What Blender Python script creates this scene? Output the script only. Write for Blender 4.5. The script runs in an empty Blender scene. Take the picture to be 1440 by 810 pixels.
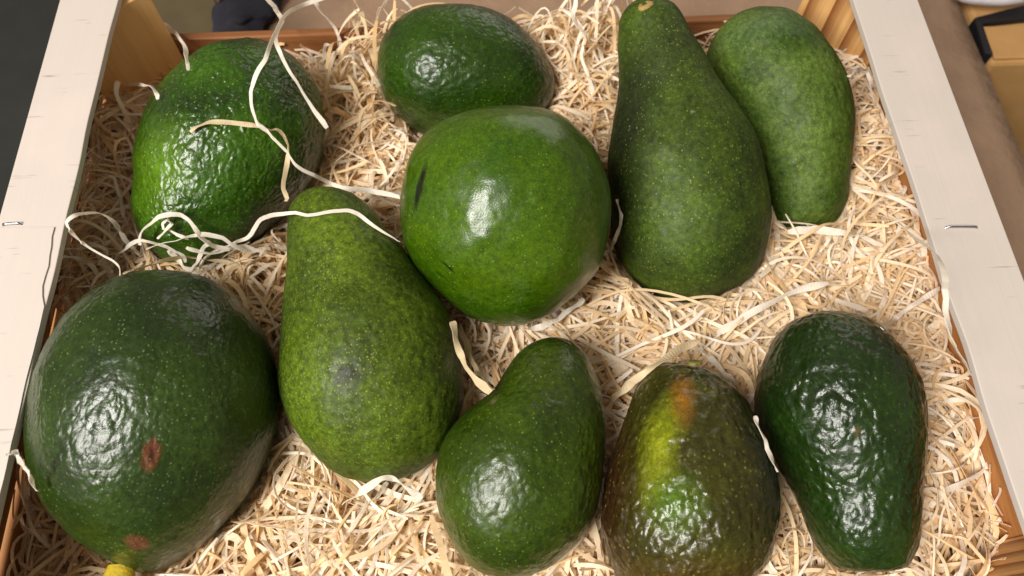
import bpy, math
import numpy as np
from mathutils import Matrix, Vector

scene = bpy.context.scene
# ------------------------------------------------------------------ camera
W2C = np.array([[0.99875272, 0.0433068, -0.0248501],
                [-0.0498021, 0.89965092, -0.43376027],
                [0.00357164, 0.43445683, 0.90068557]])
cam_data = bpy.data.cameras.new('camera')
cam = bpy.data.objects.new('camera', cam_data)
scene.collection.objects.link(cam)
mw = Matrix([list(r) + [0] for r in W2C] + [[0, 0, 0, 1]])
mw.translation = Vector((-0.00281, 0.0, 0.27753))
cam.matrix_world = mw
cam_data.sensor_width = 36.0
cam_data.lens = 27.0
cam_data.clip_start = 0.02
cam_data.clip_end = 50
cam_data.dof.use_dof = True
cam_data.dof.focus_distance = 0.315
cam_data.dof.aperture_fstop = 11
scene.camera = cam
# ------------------------------------------------------------------ light
world = bpy.data.worlds.new('World')
scene.world = world
world.use_nodes = True
bg = world.node_tree.nodes['Background']
bg.inputs['Color'].default_value = (1.0, 0.84, 0.66, 1)
bg.inputs['Strength'].default_value = 0.25


def area(name, loc, target, sx, sy, power, col):
    d = bpy.data.lights.new(name, 'AREA')
    d.shape = 'RECTANGLE'
    d.size = sx
    d.size_y = sy
    d.energy = power
    d.color = col
    o = bpy.data.objects.new(name, d)
    scene.collection.objects.link(o)
    o.location = loc
    o.rotation_euler = (Vector(target) - Vector(loc)).to_track_quat('-Z', 'Y').to_euler()
    return o


area('ceiling_lamp', (-0.84, -0.58, 1.30), (0, 0.13, -0.03), 0.46, 0.95, 50, (1.0, 0.955, 0.905))
area('far_ceiling_lamp', (0.75, 2.0, 0.50), (0, 0.15, -0.03), 1.4, 0.75, 6.0, (1.0, 0.93, 0.85))
vs = scene.view_settings
vs.view_transform = 'Standard'
vs.look = 'None'
vs.exposure = 0.0
vs.gamma = 1.0
scene.cycles.max_bounces = 10
scene.cycles.diffuse_bounces = 8
scene.cycles.glossy_bounces = 3
scene.cycles.use_denoising = True

rng = np.random.default_rng(7)
COL = scene.collection


# ------------------------------------------------------------------ node helpers
def srgb(r, g, b):
    f = lambda c: (c / 255 / 12.92) if c / 255 <= 0.04045 else ((c / 255 + 0.055) / 1.055) ** 2.4
    return (f(r), f(g), f(b), 1)


class NT:
    def __init__(self, name):
        self.m = bpy.data.materials.new(name)
        self.m.use_nodes = True
        self.t = self.m.node_tree
        self.b = self.t.nodes['Principled BSDF']

    def n(self, typ, **kw):
        nd = self.t.nodes.new(typ)
        for k, v in kw.items():
            if k.startswith('_'):
                setattr(nd, k[1:], v)
            else:
                self.set(nd, k.replace('_', ' '), v)
        return nd

    def set(self, nd, sock, v):
        s = nd.inputs[int(sock)] if sock.isdigit() else nd.inputs[sock]
        if isinstance(v, bpy.types.NodeSocket):
            self.t.links.new(v, s)
        else:
            s.default_value = v

    def coord(self, kind='Object'):
        return self.n('ShaderNodeTexCoord').outputs[kind]

    def mapping(self, vec, loc=(0, 0, 0), rot=(0, 0, 0), scale=(1, 1, 1)):
        return self.n('ShaderNodeMapping', Vector=vec, Location=loc, Rotation=rot, Scale=scale).outputs[0]

    def noise(self, vec, scale, detail=3, rough=.5, dist=0, out=0):
        return self.n('ShaderNodeTexNoise', Vector=vec, Scale=scale, Detail=detail, Roughness=rough, Distortion=dist).outputs[out]

    def ramp(self, x, a, b, lo=0.0, hi=1.0):
        nd = self.n('ShaderNodeMapRange', Value=x)
        nd.inputs['From Min'].default_value = a
        nd.inputs['From Max'].default_value = b
        nd.inputs['To Min'].default_value = lo
        nd.inputs['To Max'].default_value = hi
        nd.clamp = True
        return nd.outputs[0]

    def math(self, op, a, b=0.0, c=None):
        nd = self.n('ShaderNodeMath', _operation=op)
        self.set(nd, '0', a)
        self.set(nd, '1', b)
        if c is not None:
            self.set(nd, '2', c)
        return nd.outputs[0]

    def mix(self, f, a, b, blend='MIX'):
        nd = self.n('ShaderNodeMix', _data_type='RGBA', _blend_type=blend)
        self.set(nd, '0', f)
        self.set(nd, '6', a)
        self.set(nd, '7', b)
        return nd.outputs[2]

    def bump(self, h, dist, strength=1.0, normal=None):
        nd = self.n('ShaderNodeBump', Height=h, Distance=dist, Strength=strength)
        if normal is not None:
            self.set(nd, 'Normal', normal)
        return nd.outputs[0]

    def out(self, **kw):
        for k, v in kw.items():
            self.set(self.b, k.replace('_', ' '), v)
        return self.m


def avocado_material(name, dark, light, fleck, o):
    """Skin: two greens in soft patches, small pale lenticels, pebbly relief, scars with a shape of their own."""
    N = NT(name)
    co = N.coord()
    loc = N.mapping(co, loc=o.get('seed', (0, 0, 0)))
    patch = N.ramp(N.noise(loc, o.get('patch', 32), 3, .55), .34, .66)
    c = N.mix(patch, dark, light)
    for (p, scl, amt, colr, soft, wob) in o.get('tint', []):        # broad colour changes, scars and some painted-in light and shade
        w = N.noise(loc, wob[0], 3, .6, out=1)
        wv = N.n('ShaderNodeVectorMath', _operation='SUBTRACT')
        N.set(wv, '0', w)
        wv.inputs[1].default_value = (.5, .5, .5)
        ws = N.n('ShaderNodeVectorMath', _operation='SCALE')
        N.set(ws, '0', wv.outputs[0])
        ws.inputs['Scale'].default_value = wob[1]
        av = N.n('ShaderNodeVectorMath', _operation='ADD')
        N.set(av, '0', co)
        N.set(av, '1', ws.outputs[0])
        sv = N.n('ShaderNodeVectorMath', _operation='SUBTRACT')
        N.set(sv, '0', av.outputs[0])
        sv.inputs[1].default_value = p
        if len(scl) == 4:      # rotated about the local z
            vr = N.n('ShaderNodeVectorRotate', _rotation_type='Z_AXIS')
            N.set(vr, 'Vector', sv.outputs[0])
            vr.inputs['Angle'].default_value = scl[3]
            sv = vr
        mv = N.n('ShaderNodeVectorMath', _operation='DIVIDE')
        N.set(mv, '0', sv.outputs[0])
        mv.inputs[1].default_value = scl[:3]
        ln = N.n('ShaderNodeVectorMath', _operation='LENGTH')
        N.set(ln, '0', mv.outputs[0])
        f = N.ramp(ln.outputs['Value'], 1.0, soft, 0.0, amt)
        c = N.mix(f, c, colr)
    fine = N.ramp(N.noise(loc, o.get('mottle', 420), 3, .6), .3, .7, 1 - o.get('mot', .3), 1 + o.get('mot', .3))
    fine = N.math('MULTIPLY', fine, N.ramp(N.noise(loc, 1250, 2, .6), .3, .7, .72, 1.28))
    fine = N.math('MULTIPLY', fine, .73)
    hsv = N.n('ShaderNodeHueSaturation', Color=c, Value=fine)
    c = hsv.outputs[0]
    wn = N.n('ShaderNodeVectorMath', _operation='MULTIPLY_ADD')
    N.set(wn, '0', N.noise(loc, 1100, 2, .5, out=1))
    wn.inputs[1].default_value = (.0011, .0011, .0011)
    N.set(wn, '2', loc)
    wl = wn.outputs[0]
    vo = N.n('ShaderNodeTexVoronoi', Vector=N.mapping(wl, scale=(1, o.get('fl_stretch', .8), 1)), Scale=o.get('fl_scale', 620), Randomness=1.0)
    dots = N.ramp(vo.outputs['Distance'], o.get('fl_size', .30), o.get('fl_size', .30) * .45)
    sep = N.n('ShaderNodeSeparateColor', Color=vo.outputs['Color'])
    keep = N.ramp(sep.outputs[0], 1 - o.get('fl_dens', .5), 1 - o.get('fl_dens', .5) + .15)
    region = N.ramp(N.noise(loc, 45, 2), .35, .62, .5, 1.0)
    f = N.math('MULTIPLY', N.math('MULTIPLY', dots, keep), N.math('MULTIPLY', region, o.get('fl_amt', .7)))
    c = N.mix(f, c, fleck)
    # relief: pebbles of uneven size
    wb = N.n('ShaderNodeVectorMath', _operation='MULTIPLY_ADD')
    N.set(wb, '0', N.noise(loc, 130, 2, .5, out=1))
    wb.inputs[1].default_value = (.006, .006, .006)
    N.set(wb, '2', loc)
    wl2 = wb.outputs[0]
    peb = N.n('ShaderNodeTexVoronoi', _feature='SMOOTH_F1', Vector=N.mapping(wl2, scale=o.get('peb_stretch', (1, .75, 1))), Scale=o.get('peb', 260))
    peb.inputs['Smoothness'].default_value = .5
    warp = N.noise(loc, o.get('peb', 260) * .7, 3, .5)
    h = N.math('ADD', N.math('MULTIPLY', peb.outputs['Distance'], -o.get('peb_amt', .7)), N.math('MULTIPLY', warp, .55))
    pm = N.ramp(N.noise(N.mapping(loc, loc=(3, 1, 2)), 22, 2), .3, .65, o.get('peb_min', .5), 1.0)
    h = N.math('MULTIPLY', h, pm)
    nrm = N.bump(h, o.get('bump', .0012), 1.0)
    nrm = N.bump(N.noise(loc, 1500, 2), .00012, .6, nrm)
    rg = N.ramp(N.noise(loc, 60, 4, .6), .3, .7, o.get('rough', .3) + .06, o.get('rough', .3) + .24)
    return N.out(Base_Color=c, Roughness=rg, Normal=nrm, **{'Specular_IOR_Level': o.get('spec', .36), 'Coat_Weight': o.get('coat', .32), 'Coat_Roughness': N.ramp(N.noise(loc, 110, 4, .65), .35, .7, o.get('rough', .3) * .55, o.get('rough', .3) * 1.5), 'Coat_Normal': nrm})


def pale_wood(name, base, streak):
    N = NT(name)
    co = N.coord()
    g = N.noise(N.mapping(co, scale=(260, 6, 260)), 1.0, 4, .6)
    blotch = N.noise(co, 28, 3, .5)
    c = N.mix(N.ramp(g, .35, .75, 0, .22), base, streak)
    c = N.mix(N.ramp(blotch, .5, .8, 0, .25), c, srgb(232, 208, 198))
    # handling scuffs: short grey strokes across the board
    s = N.noise(N.mapping(co, rot=(0, 0, .12), scale=(38, 420, 38)), 1.0, 2, .5)
    s2 = N.noise(N.mapping(co, loc=(.3, .1, 0)), 42, 2, .5)
    f = N.math('MULTIPLY', N.ramp(s, .63, .70), N.ramp(s2, .52, .60))
    c = N.mix(N.math('MULTIPLY', f, .55), c, srgb(120, 112, 118))
    nrm = N.bump(g, .0002, .6)
    return N.out(Base_Color=c, Roughness=.55, Normal=nrm)


def pine(name, base, dark, rot=(0, 0, 0), ring=230, loc=(0, 0, 0), amt=.85):
    """Sawn pine with growth rings that run along local z."""
    N = NT(name)
    co = N.mapping(N.coord(), loc=loc, rot=rot)
    w = N.n('ShaderNodeTexWave', _wave_type='RINGS', _rings_direction='Z', _wave_profile='SAW',
            Vector=N.mapping(co, scale=(1, 1, .12)), Scale=ring / 6.28, Distortion=1.6, Detail=2)
    w.inputs['Detail Scale'].default_value = .6
    fib = N.noise(N.mapping(co, scale=(900, 900, 22)), 1.0, 3, .6)
    c = N.mix(N.ramp(w.outputs['Fac'], .35, 1.0, 0, amt), base, dark)
    c = N.mix(N.ramp(fib, .4, .75, 0, .4), c, dark)
    return N.out(Base_Color=c, Roughness=.6, Normal=N.bump(fib, .0003, .5))


def board_wood(name, base, dark, scale):
    N = NT(name)
    co = N.coord()
    g = N.noise(N.mapping(co, scale=scale), 1.0, 5, .65, .6)
    bl = N.noise(co, 30, 3)
    c = N.mix(N.ramp(g, .35, .68), base, dark)
    c = N.mix(N.ramp(bl, .45, .75, 0, .4), c, dark)
    return N.out(Base_Color=c, Roughness=.62, Normal=N.bump(g, .0004, .6))


def plain(name, col, rough=.6, noise=60, var=.25, bump=.0, metal=0.0):
    N = NT(name)
    co = N.coord()
    n = N.noise(co, noise, 4, .6)
    dk = (col[0] * (1 - var), col[1] * (1 - var), col[2] * (1 - var), 1)
    c = N.mix(N.ramp(n, .3, .7), dk, col)
    kw = {}
    if bump:
        kw['Normal'] = N.bump(n, bump, 1.0)
    return N.out(Base_Color=c, Roughness=rough, Metallic=metal, **kw)


def wool_material(name, tones):
    N = NT(name)
    rnd = N.n('ShaderNodeNewGeometry').outputs['Random Per Island']
    cr = N.n('ShaderNodeValToRGB', Fac=rnd)
    e = cr.color_ramp.elements
    for i, (p, c) in enumerate(tones):
        if i < 2:
            e[i].position, e[i].color = p, c
        else:
            el = e.new(p)
            el.color = c
    co = N.coord()
    g = N.noise(co, 700, 3, .6)
    c = N.mix(N.ramp(g, .4, .8, 0, .14), cr.outputs[0], srgb(206, 160, 104))
    d = N.n('ShaderNodeBsdfTranslucent', Color=c)
    mx = N.n('ShaderNodeMixShader', Fac=.38)
    N.out(Base_Color=c, Roughness=.48, Specular_IOR_Level=.4, Normal=N.bump(g, .0002, .6))
    N.t.links.new(N.b.outputs[0], mx.inputs[1])
    N.t.links.new(d.outputs[0], mx.inputs[2])
    N.t.links.new(mx.outputs[0], N.t.nodes['Material Output'].inputs[0])
    return N.m


# ------------------------------------------------------------------ mesh helpers
def mesh_obj(name, verts, faces, mat, parent=None, smooth=False):
    me = bpy.data.meshes.new(name)
    me.from_pydata([tuple(map(float, v)) for v in verts], [], [tuple(f) for f in faces])
    me.update()
    me.materials.append(mat)
    if smooth:
        me.polygons.foreach_set('use_smooth', np.ones(len(me.polygons), bool))
    o = bpy.data.objects.new(name, me)
    COL.objects.link(o)
    if parent:
        o.parent = parent
    return o


def quad_mesh(name, V, Fq, mat, smooth=True):
    """Fast mesh from numpy arrays of vertices and quads."""
    me = bpy.data.meshes.new(name)
    me.vertices.add(len(V))
    me.vertices.foreach_set('co', np.ascontiguousarray(V, np.float32).ravel())
    nf = len(Fq)
    me.loops.add(nf * 4)
    me.loops.foreach_set('vertex_index', np.ascontiguousarray(Fq, np.int32).ravel())
    me.polygons.add(nf)
    me.polygons.foreach_set('loop_start', np.arange(nf, dtype=np.int32) * 4)
    me.polygons.foreach_set('loop_total', np.full(nf, 4, np.int32))
    me.polygons.foreach_set('use_smooth', np.full(nf, smooth))
    me.update(calc_edges=True)
    me.validate()
    me.materials.append(mat)
    return me


def bevel(o, w, seg=2):
    m = o.modifiers.new('bevel', 'BEVEL')
    m.width = w
    m.segments = seg
    m.limit_method = 'ANGLE'
    return o


def prism(name, outline, z0, z1, mat, parent=None, bev=.0008):
    """Vertical prism over an xy outline (counter-clockwise)."""
    n = len(outline)
    v = [(x, y, z0) for x, y in outline] + [(x, y, z1) for x, y in outline]
    f = [tuple(reversed(range(n))), tuple(range(n, 2 * n))] + [(i, (i + 1) % n, n + (i + 1) % n, n + i) for i in range(n)]
    o = mesh_obj(name, v, f, mat, parent)
    return bevel(o, bev) if bev else o


def box(name, x0, x1, y0, y1, z0, z1, mat, parent=None, bev=.0008):
    return prism(name, [(x0, y0), (x1, y0), (x1, y1), (x0, y1)], z0, z1, mat, parent, bev)


def thing(name, loc, label, cat):
    o = bpy.data.objects.new(name, None)
    o.empty_display_size = .02
    COL.objects.link(o)
    o.location = loc
    return tag(o, label, cat)


def tag(o, label, cat, group=None):
    o['label'] = label
    o['category'] = cat
    if group:
        o['group'] = group
    return o


def _hash(ix, iy, iz, seed):
    h = (ix * 374761393 + iy * 668265263 + iz * 2147483647 + seed * 1274126177) & 0xffffffff
    h = ((h ^ (h >> 13)) * 1274126177) & 0xffffffff
    return ((h ^ (h >> 16)) & 0xffff) / 65535.0


def vnoise(P, scale, seed=0):
    """Value noise in -1..1 at points P."""
    q = P * scale + 1000.0
    i = np.floor(q).astype(np.int64)
    f = q - i
    f = f * f * (3 - 2 * f)
    r = 0
    for dx in (0, 1):
        for dy in (0, 1):
            for dz in (0, 1):
                w = np.where(dx, f[:, 0], 1 - f[:, 0]) * np.where(dy, f[:, 1], 1 - f[:, 1]) * np.where(dz, f[:, 2], 1 - f[:, 2])
                r = r + w * _hash(i[:, 0] + dx, i[:, 1] + dy, i[:, 2] + dz, seed)
    return r * 2 - 1


# ------------------------------------------------------------------ the setting
M_floor = plain('dark_floor', srgb(44, 46, 43), .7, 14, .3, .002)
M_table = plain('olive_table_paint', srgb(90, 78, 52), .6, 30, .25, .0003)
M_kraft = plain('kraft_paper', srgb(156, 127, 102), .75, 38, .2, .003)
FLOOR_Z = -.36
fl = mesh_obj('floor', [(-3, -3, FLOOR_Z), (3, -3, FLOOR_Z), (3, 3, FLOOR_Z), (-3, 3, FLOOR_Z)], [(0, 1, 2, 3)], M_floor)
fl['kind'] = 'structure'

bench = thing('low_bench', (.04, .35, FLOOR_Z), 'olive painted low bench that carries the crate and the kraft paper', 'bench')


def child(o, parent):
    o.parent = parent
    o.matrix_parent_inverse = Matrix.Translation(-parent.location)
    return o


child(box('bench_top', -.25, .3265, -.12, .75, -.142, -.1145, M_table, None, .002), bench)
for lx in (-.22, .28):
    for ly in (-.09, .70):
        child(box('leg', lx - .02, lx + .02, ly - .02, ly + .02, FLOOR_Z, -.142, M_table, None, .002), bench)

# kraft paper: gently wavy sheet with thickness
nx, ny = 40, 50
gx, gy = np.meshgrid(np.linspace(-.150, .326, nx), np.linspace(-.10, .74, ny))
P = np.stack([gx.ravel(), gy.ravel(), np.zeros(gx.size)], 1)
wav = vnoise(P, 22, 3) * .0010 + vnoise(P, 60, 4) * .0005
out_c = np.clip((gy.ravel() - .315) / .03, 0, 1)
out_c = np.maximum(out_c, np.clip((gx.ravel() - .215) / .03, 0, 1))
top = P.copy()
top[:, 2] = -.1135 + np.maximum(wav + .0012, 0) * out_c
top[:, 0] += np.where(gx.ravel() < -.149, .003 * np.sin(gy.ravel() * 40), 0)
idx = np.arange(nx * ny).reshape(ny, nx)
fq = np.stack([idx[:-1, :-1], idx[:-1, 1:], idx[1:, 1:], idx[1:, :-1]], -1).reshape(-1, 4)
ko = bpy.data.objects.new('kraft_paper_sheet', quad_mesh('kraft_paper_sheet', top, fq, M_kraft))
COL.objects.link(ko)
sm = ko.modifiers.new('thickness', 'SOLIDIFY')
sm.thickness = .0006
sm.offset = -1
tag(ko, 'tan kraft paper sheet spread under the crate, showing past the right rail', 'paper sheet')

# ------------------------------------------------------------------ crate
M_rail = pale_wood('poplar_rail', srgb(201, 191, 182), srgb(193, 180, 168))
M_raw = board_wood('raw_plywood_edge', srgb(214, 182, 138), srgb(176, 132, 84), (30, 400, 300))
M_board = board_wood('end_board_wood', srgb(150, 98, 54), srgb(112, 66, 32), (14, 300, 260))
M_side = board_wood('side_board_wood', srgb(186, 130, 74), srgb(150, 96, 48), (300, 14, 240))
M_post = pine('pine_post', srgb(226, 176, 112), srgb(134, 76, 32), loc=(-.10, .06, 0), ring=300, amt=1.0)
M_post2 = pine('smooth_pine_post', srgb(246, 200, 134), srgb(222, 168, 102), loc=(.12, .05, 0), amt=.3)
M_base = board_wood('base_board_wood', srgb(150, 106, 64), srgb(110, 72, 38), (300, 10, 200))
M_steel = plain('staple_steel', (.55, .55, .58, 1), .3, 300, .2, 0, 1.0)

YB, YF = .311, .000          # inside faces of the end boards
crate = thing('wooden_crate', (0, .155, -.112), 'pale wooden crate with wide flat rails, holding avocados on wood wool', 'crate')
IN = []


def part(o):
    return child(o, crate)


# rails with a slightly wandering inner edge
def rail(x0, x1, sgn, seed):
    ys = np.linspace(YF - .035, YB + .06, 60)
    w = vnoise(np.stack([ys, ys * 0, ys * 0], 1), 40, seed) * .0005
    inner = [(x1 + w[i] if sgn < 0 else x0 + w[i], ys[i]) for i in range(60)]
    if sgn < 0:
        ol = [(x0, ys[0])] + inner + [(x0, ys[-1])]
    else:
        ol = inner[::-1] + [(x1, ys[0]), (x1, ys[-1])]
        ol = [(x1, ys[-1])] + inner[::-1] + [(x1, ys[0])]
    return part(prism('rail', ol, -.0036, 0.0, M_rail, None, .0004))


rl = rail(-.2080, -.1800, -1, 1)
rr = rail(.1800, .2118, 1, 2)

# peeled veneer layer lying on the near half of the left rail, ragged along its inner edge
ys = np.linspace(YF - .034, .1705, 46)
wv = vnoise(np.stack([ys, ys * 0 + 5, ys * 0], 1), 90, 9) * .0012 + vnoise(np.stack([ys, ys * 0 + 9, ys * 0], 1), 300, 5) * .0005
km = [max(0, min(1, (.140 - y_) / .004)) for y_ in ys]
inner = [(-.1832 + wv[i] * (1 - .8 * km[i]) + .0031 * km[i], ys[i]) for i in range(46)]
ve = prism('veneer', [(-.2078, ys[0])] + inner + [(-.2078, ys[-1] + .001)], .0002, .0007, M_rail, None, 0)
ve.parent = rl


def staple(x0, x1, y, z, slope, par):
    w = .0006
    v = []
    n = 9
    for i in range(n):
        t = i / (n - 1)
        x = x0 + (x1 - x0) * t
        zz = z + .0007 * math.sin(math.pi * t) ** .4 - (.0016 if i in (0, n - 1) else 0)
        yy = y + slope * (x - x0)
        for a in range(6):
            th = a * math.pi / 3
            v.append((x, yy + w * math.cos(th), zz + w * math.sin(th)))
    f = [(i * 6 + a, i * 6 + (a + 1) % 6, i * 6 + 6 + (a + 1) % 6, i * 6 + 6 + a) for i in range(n - 1) for a in range(6)]
    o = mesh_obj('staple', v, f, M_steel, None, True)
    o.parent = par


staple(-.2062, -.1968, .1728, .0003, .02, rl)
staple(.1862, .2015, .1530, .0003, -.06, rr)

# end boards, side boards, posts, base
part(box('end_board', -.2035, .2035, YB, YB + .005, -.110, -.0400, M_board))
part(box('end_board', -.2035, .2035, YF - .005, YF, -.110, -.0400, M_board))
part(box('side_board', -.2085, -.2040, YF, YB, -.110, -.0510, M_side))
part(box('side_board', -.2085, -.2040, YF, YB, -.0460, -.0042, M_side))  # added upper board, mostly out of view, shades the wool by the left rail
part(box('side_board', .2045, .2090, YF, YB, -.110, -.0060, M_side))
L = .034
for sx in (-1, 1):
    for (ye, s) in ((YB, 1), (YF, -1)):
        xw = sx * .2036
        ol = [(xw, ye - s * .0004), (xw, ye - s * L), (xw - sx * L, ye - s * .0004)]
        a = (ol[1][0] - ol[0][0]) * (ol[2][1] - ol[0][1]) - (ol[1][1] - ol[0][1]) * (ol[2][0] - ol[0][0])
        if a < 0:
            ol = ol[::-1]
        part(prism('corner_post', ol, -.1100, -.0054, M_post if sx > 0 else M_post2, None, .0006))
xs = np.linspace(-.203, .203, 6)
for i in range(5):
    part(box('base_board', xs[i] + .001, xs[i + 1] - .001, YF + .0005, YB - .0005, -.1130, -.1080, M_base))

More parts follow.
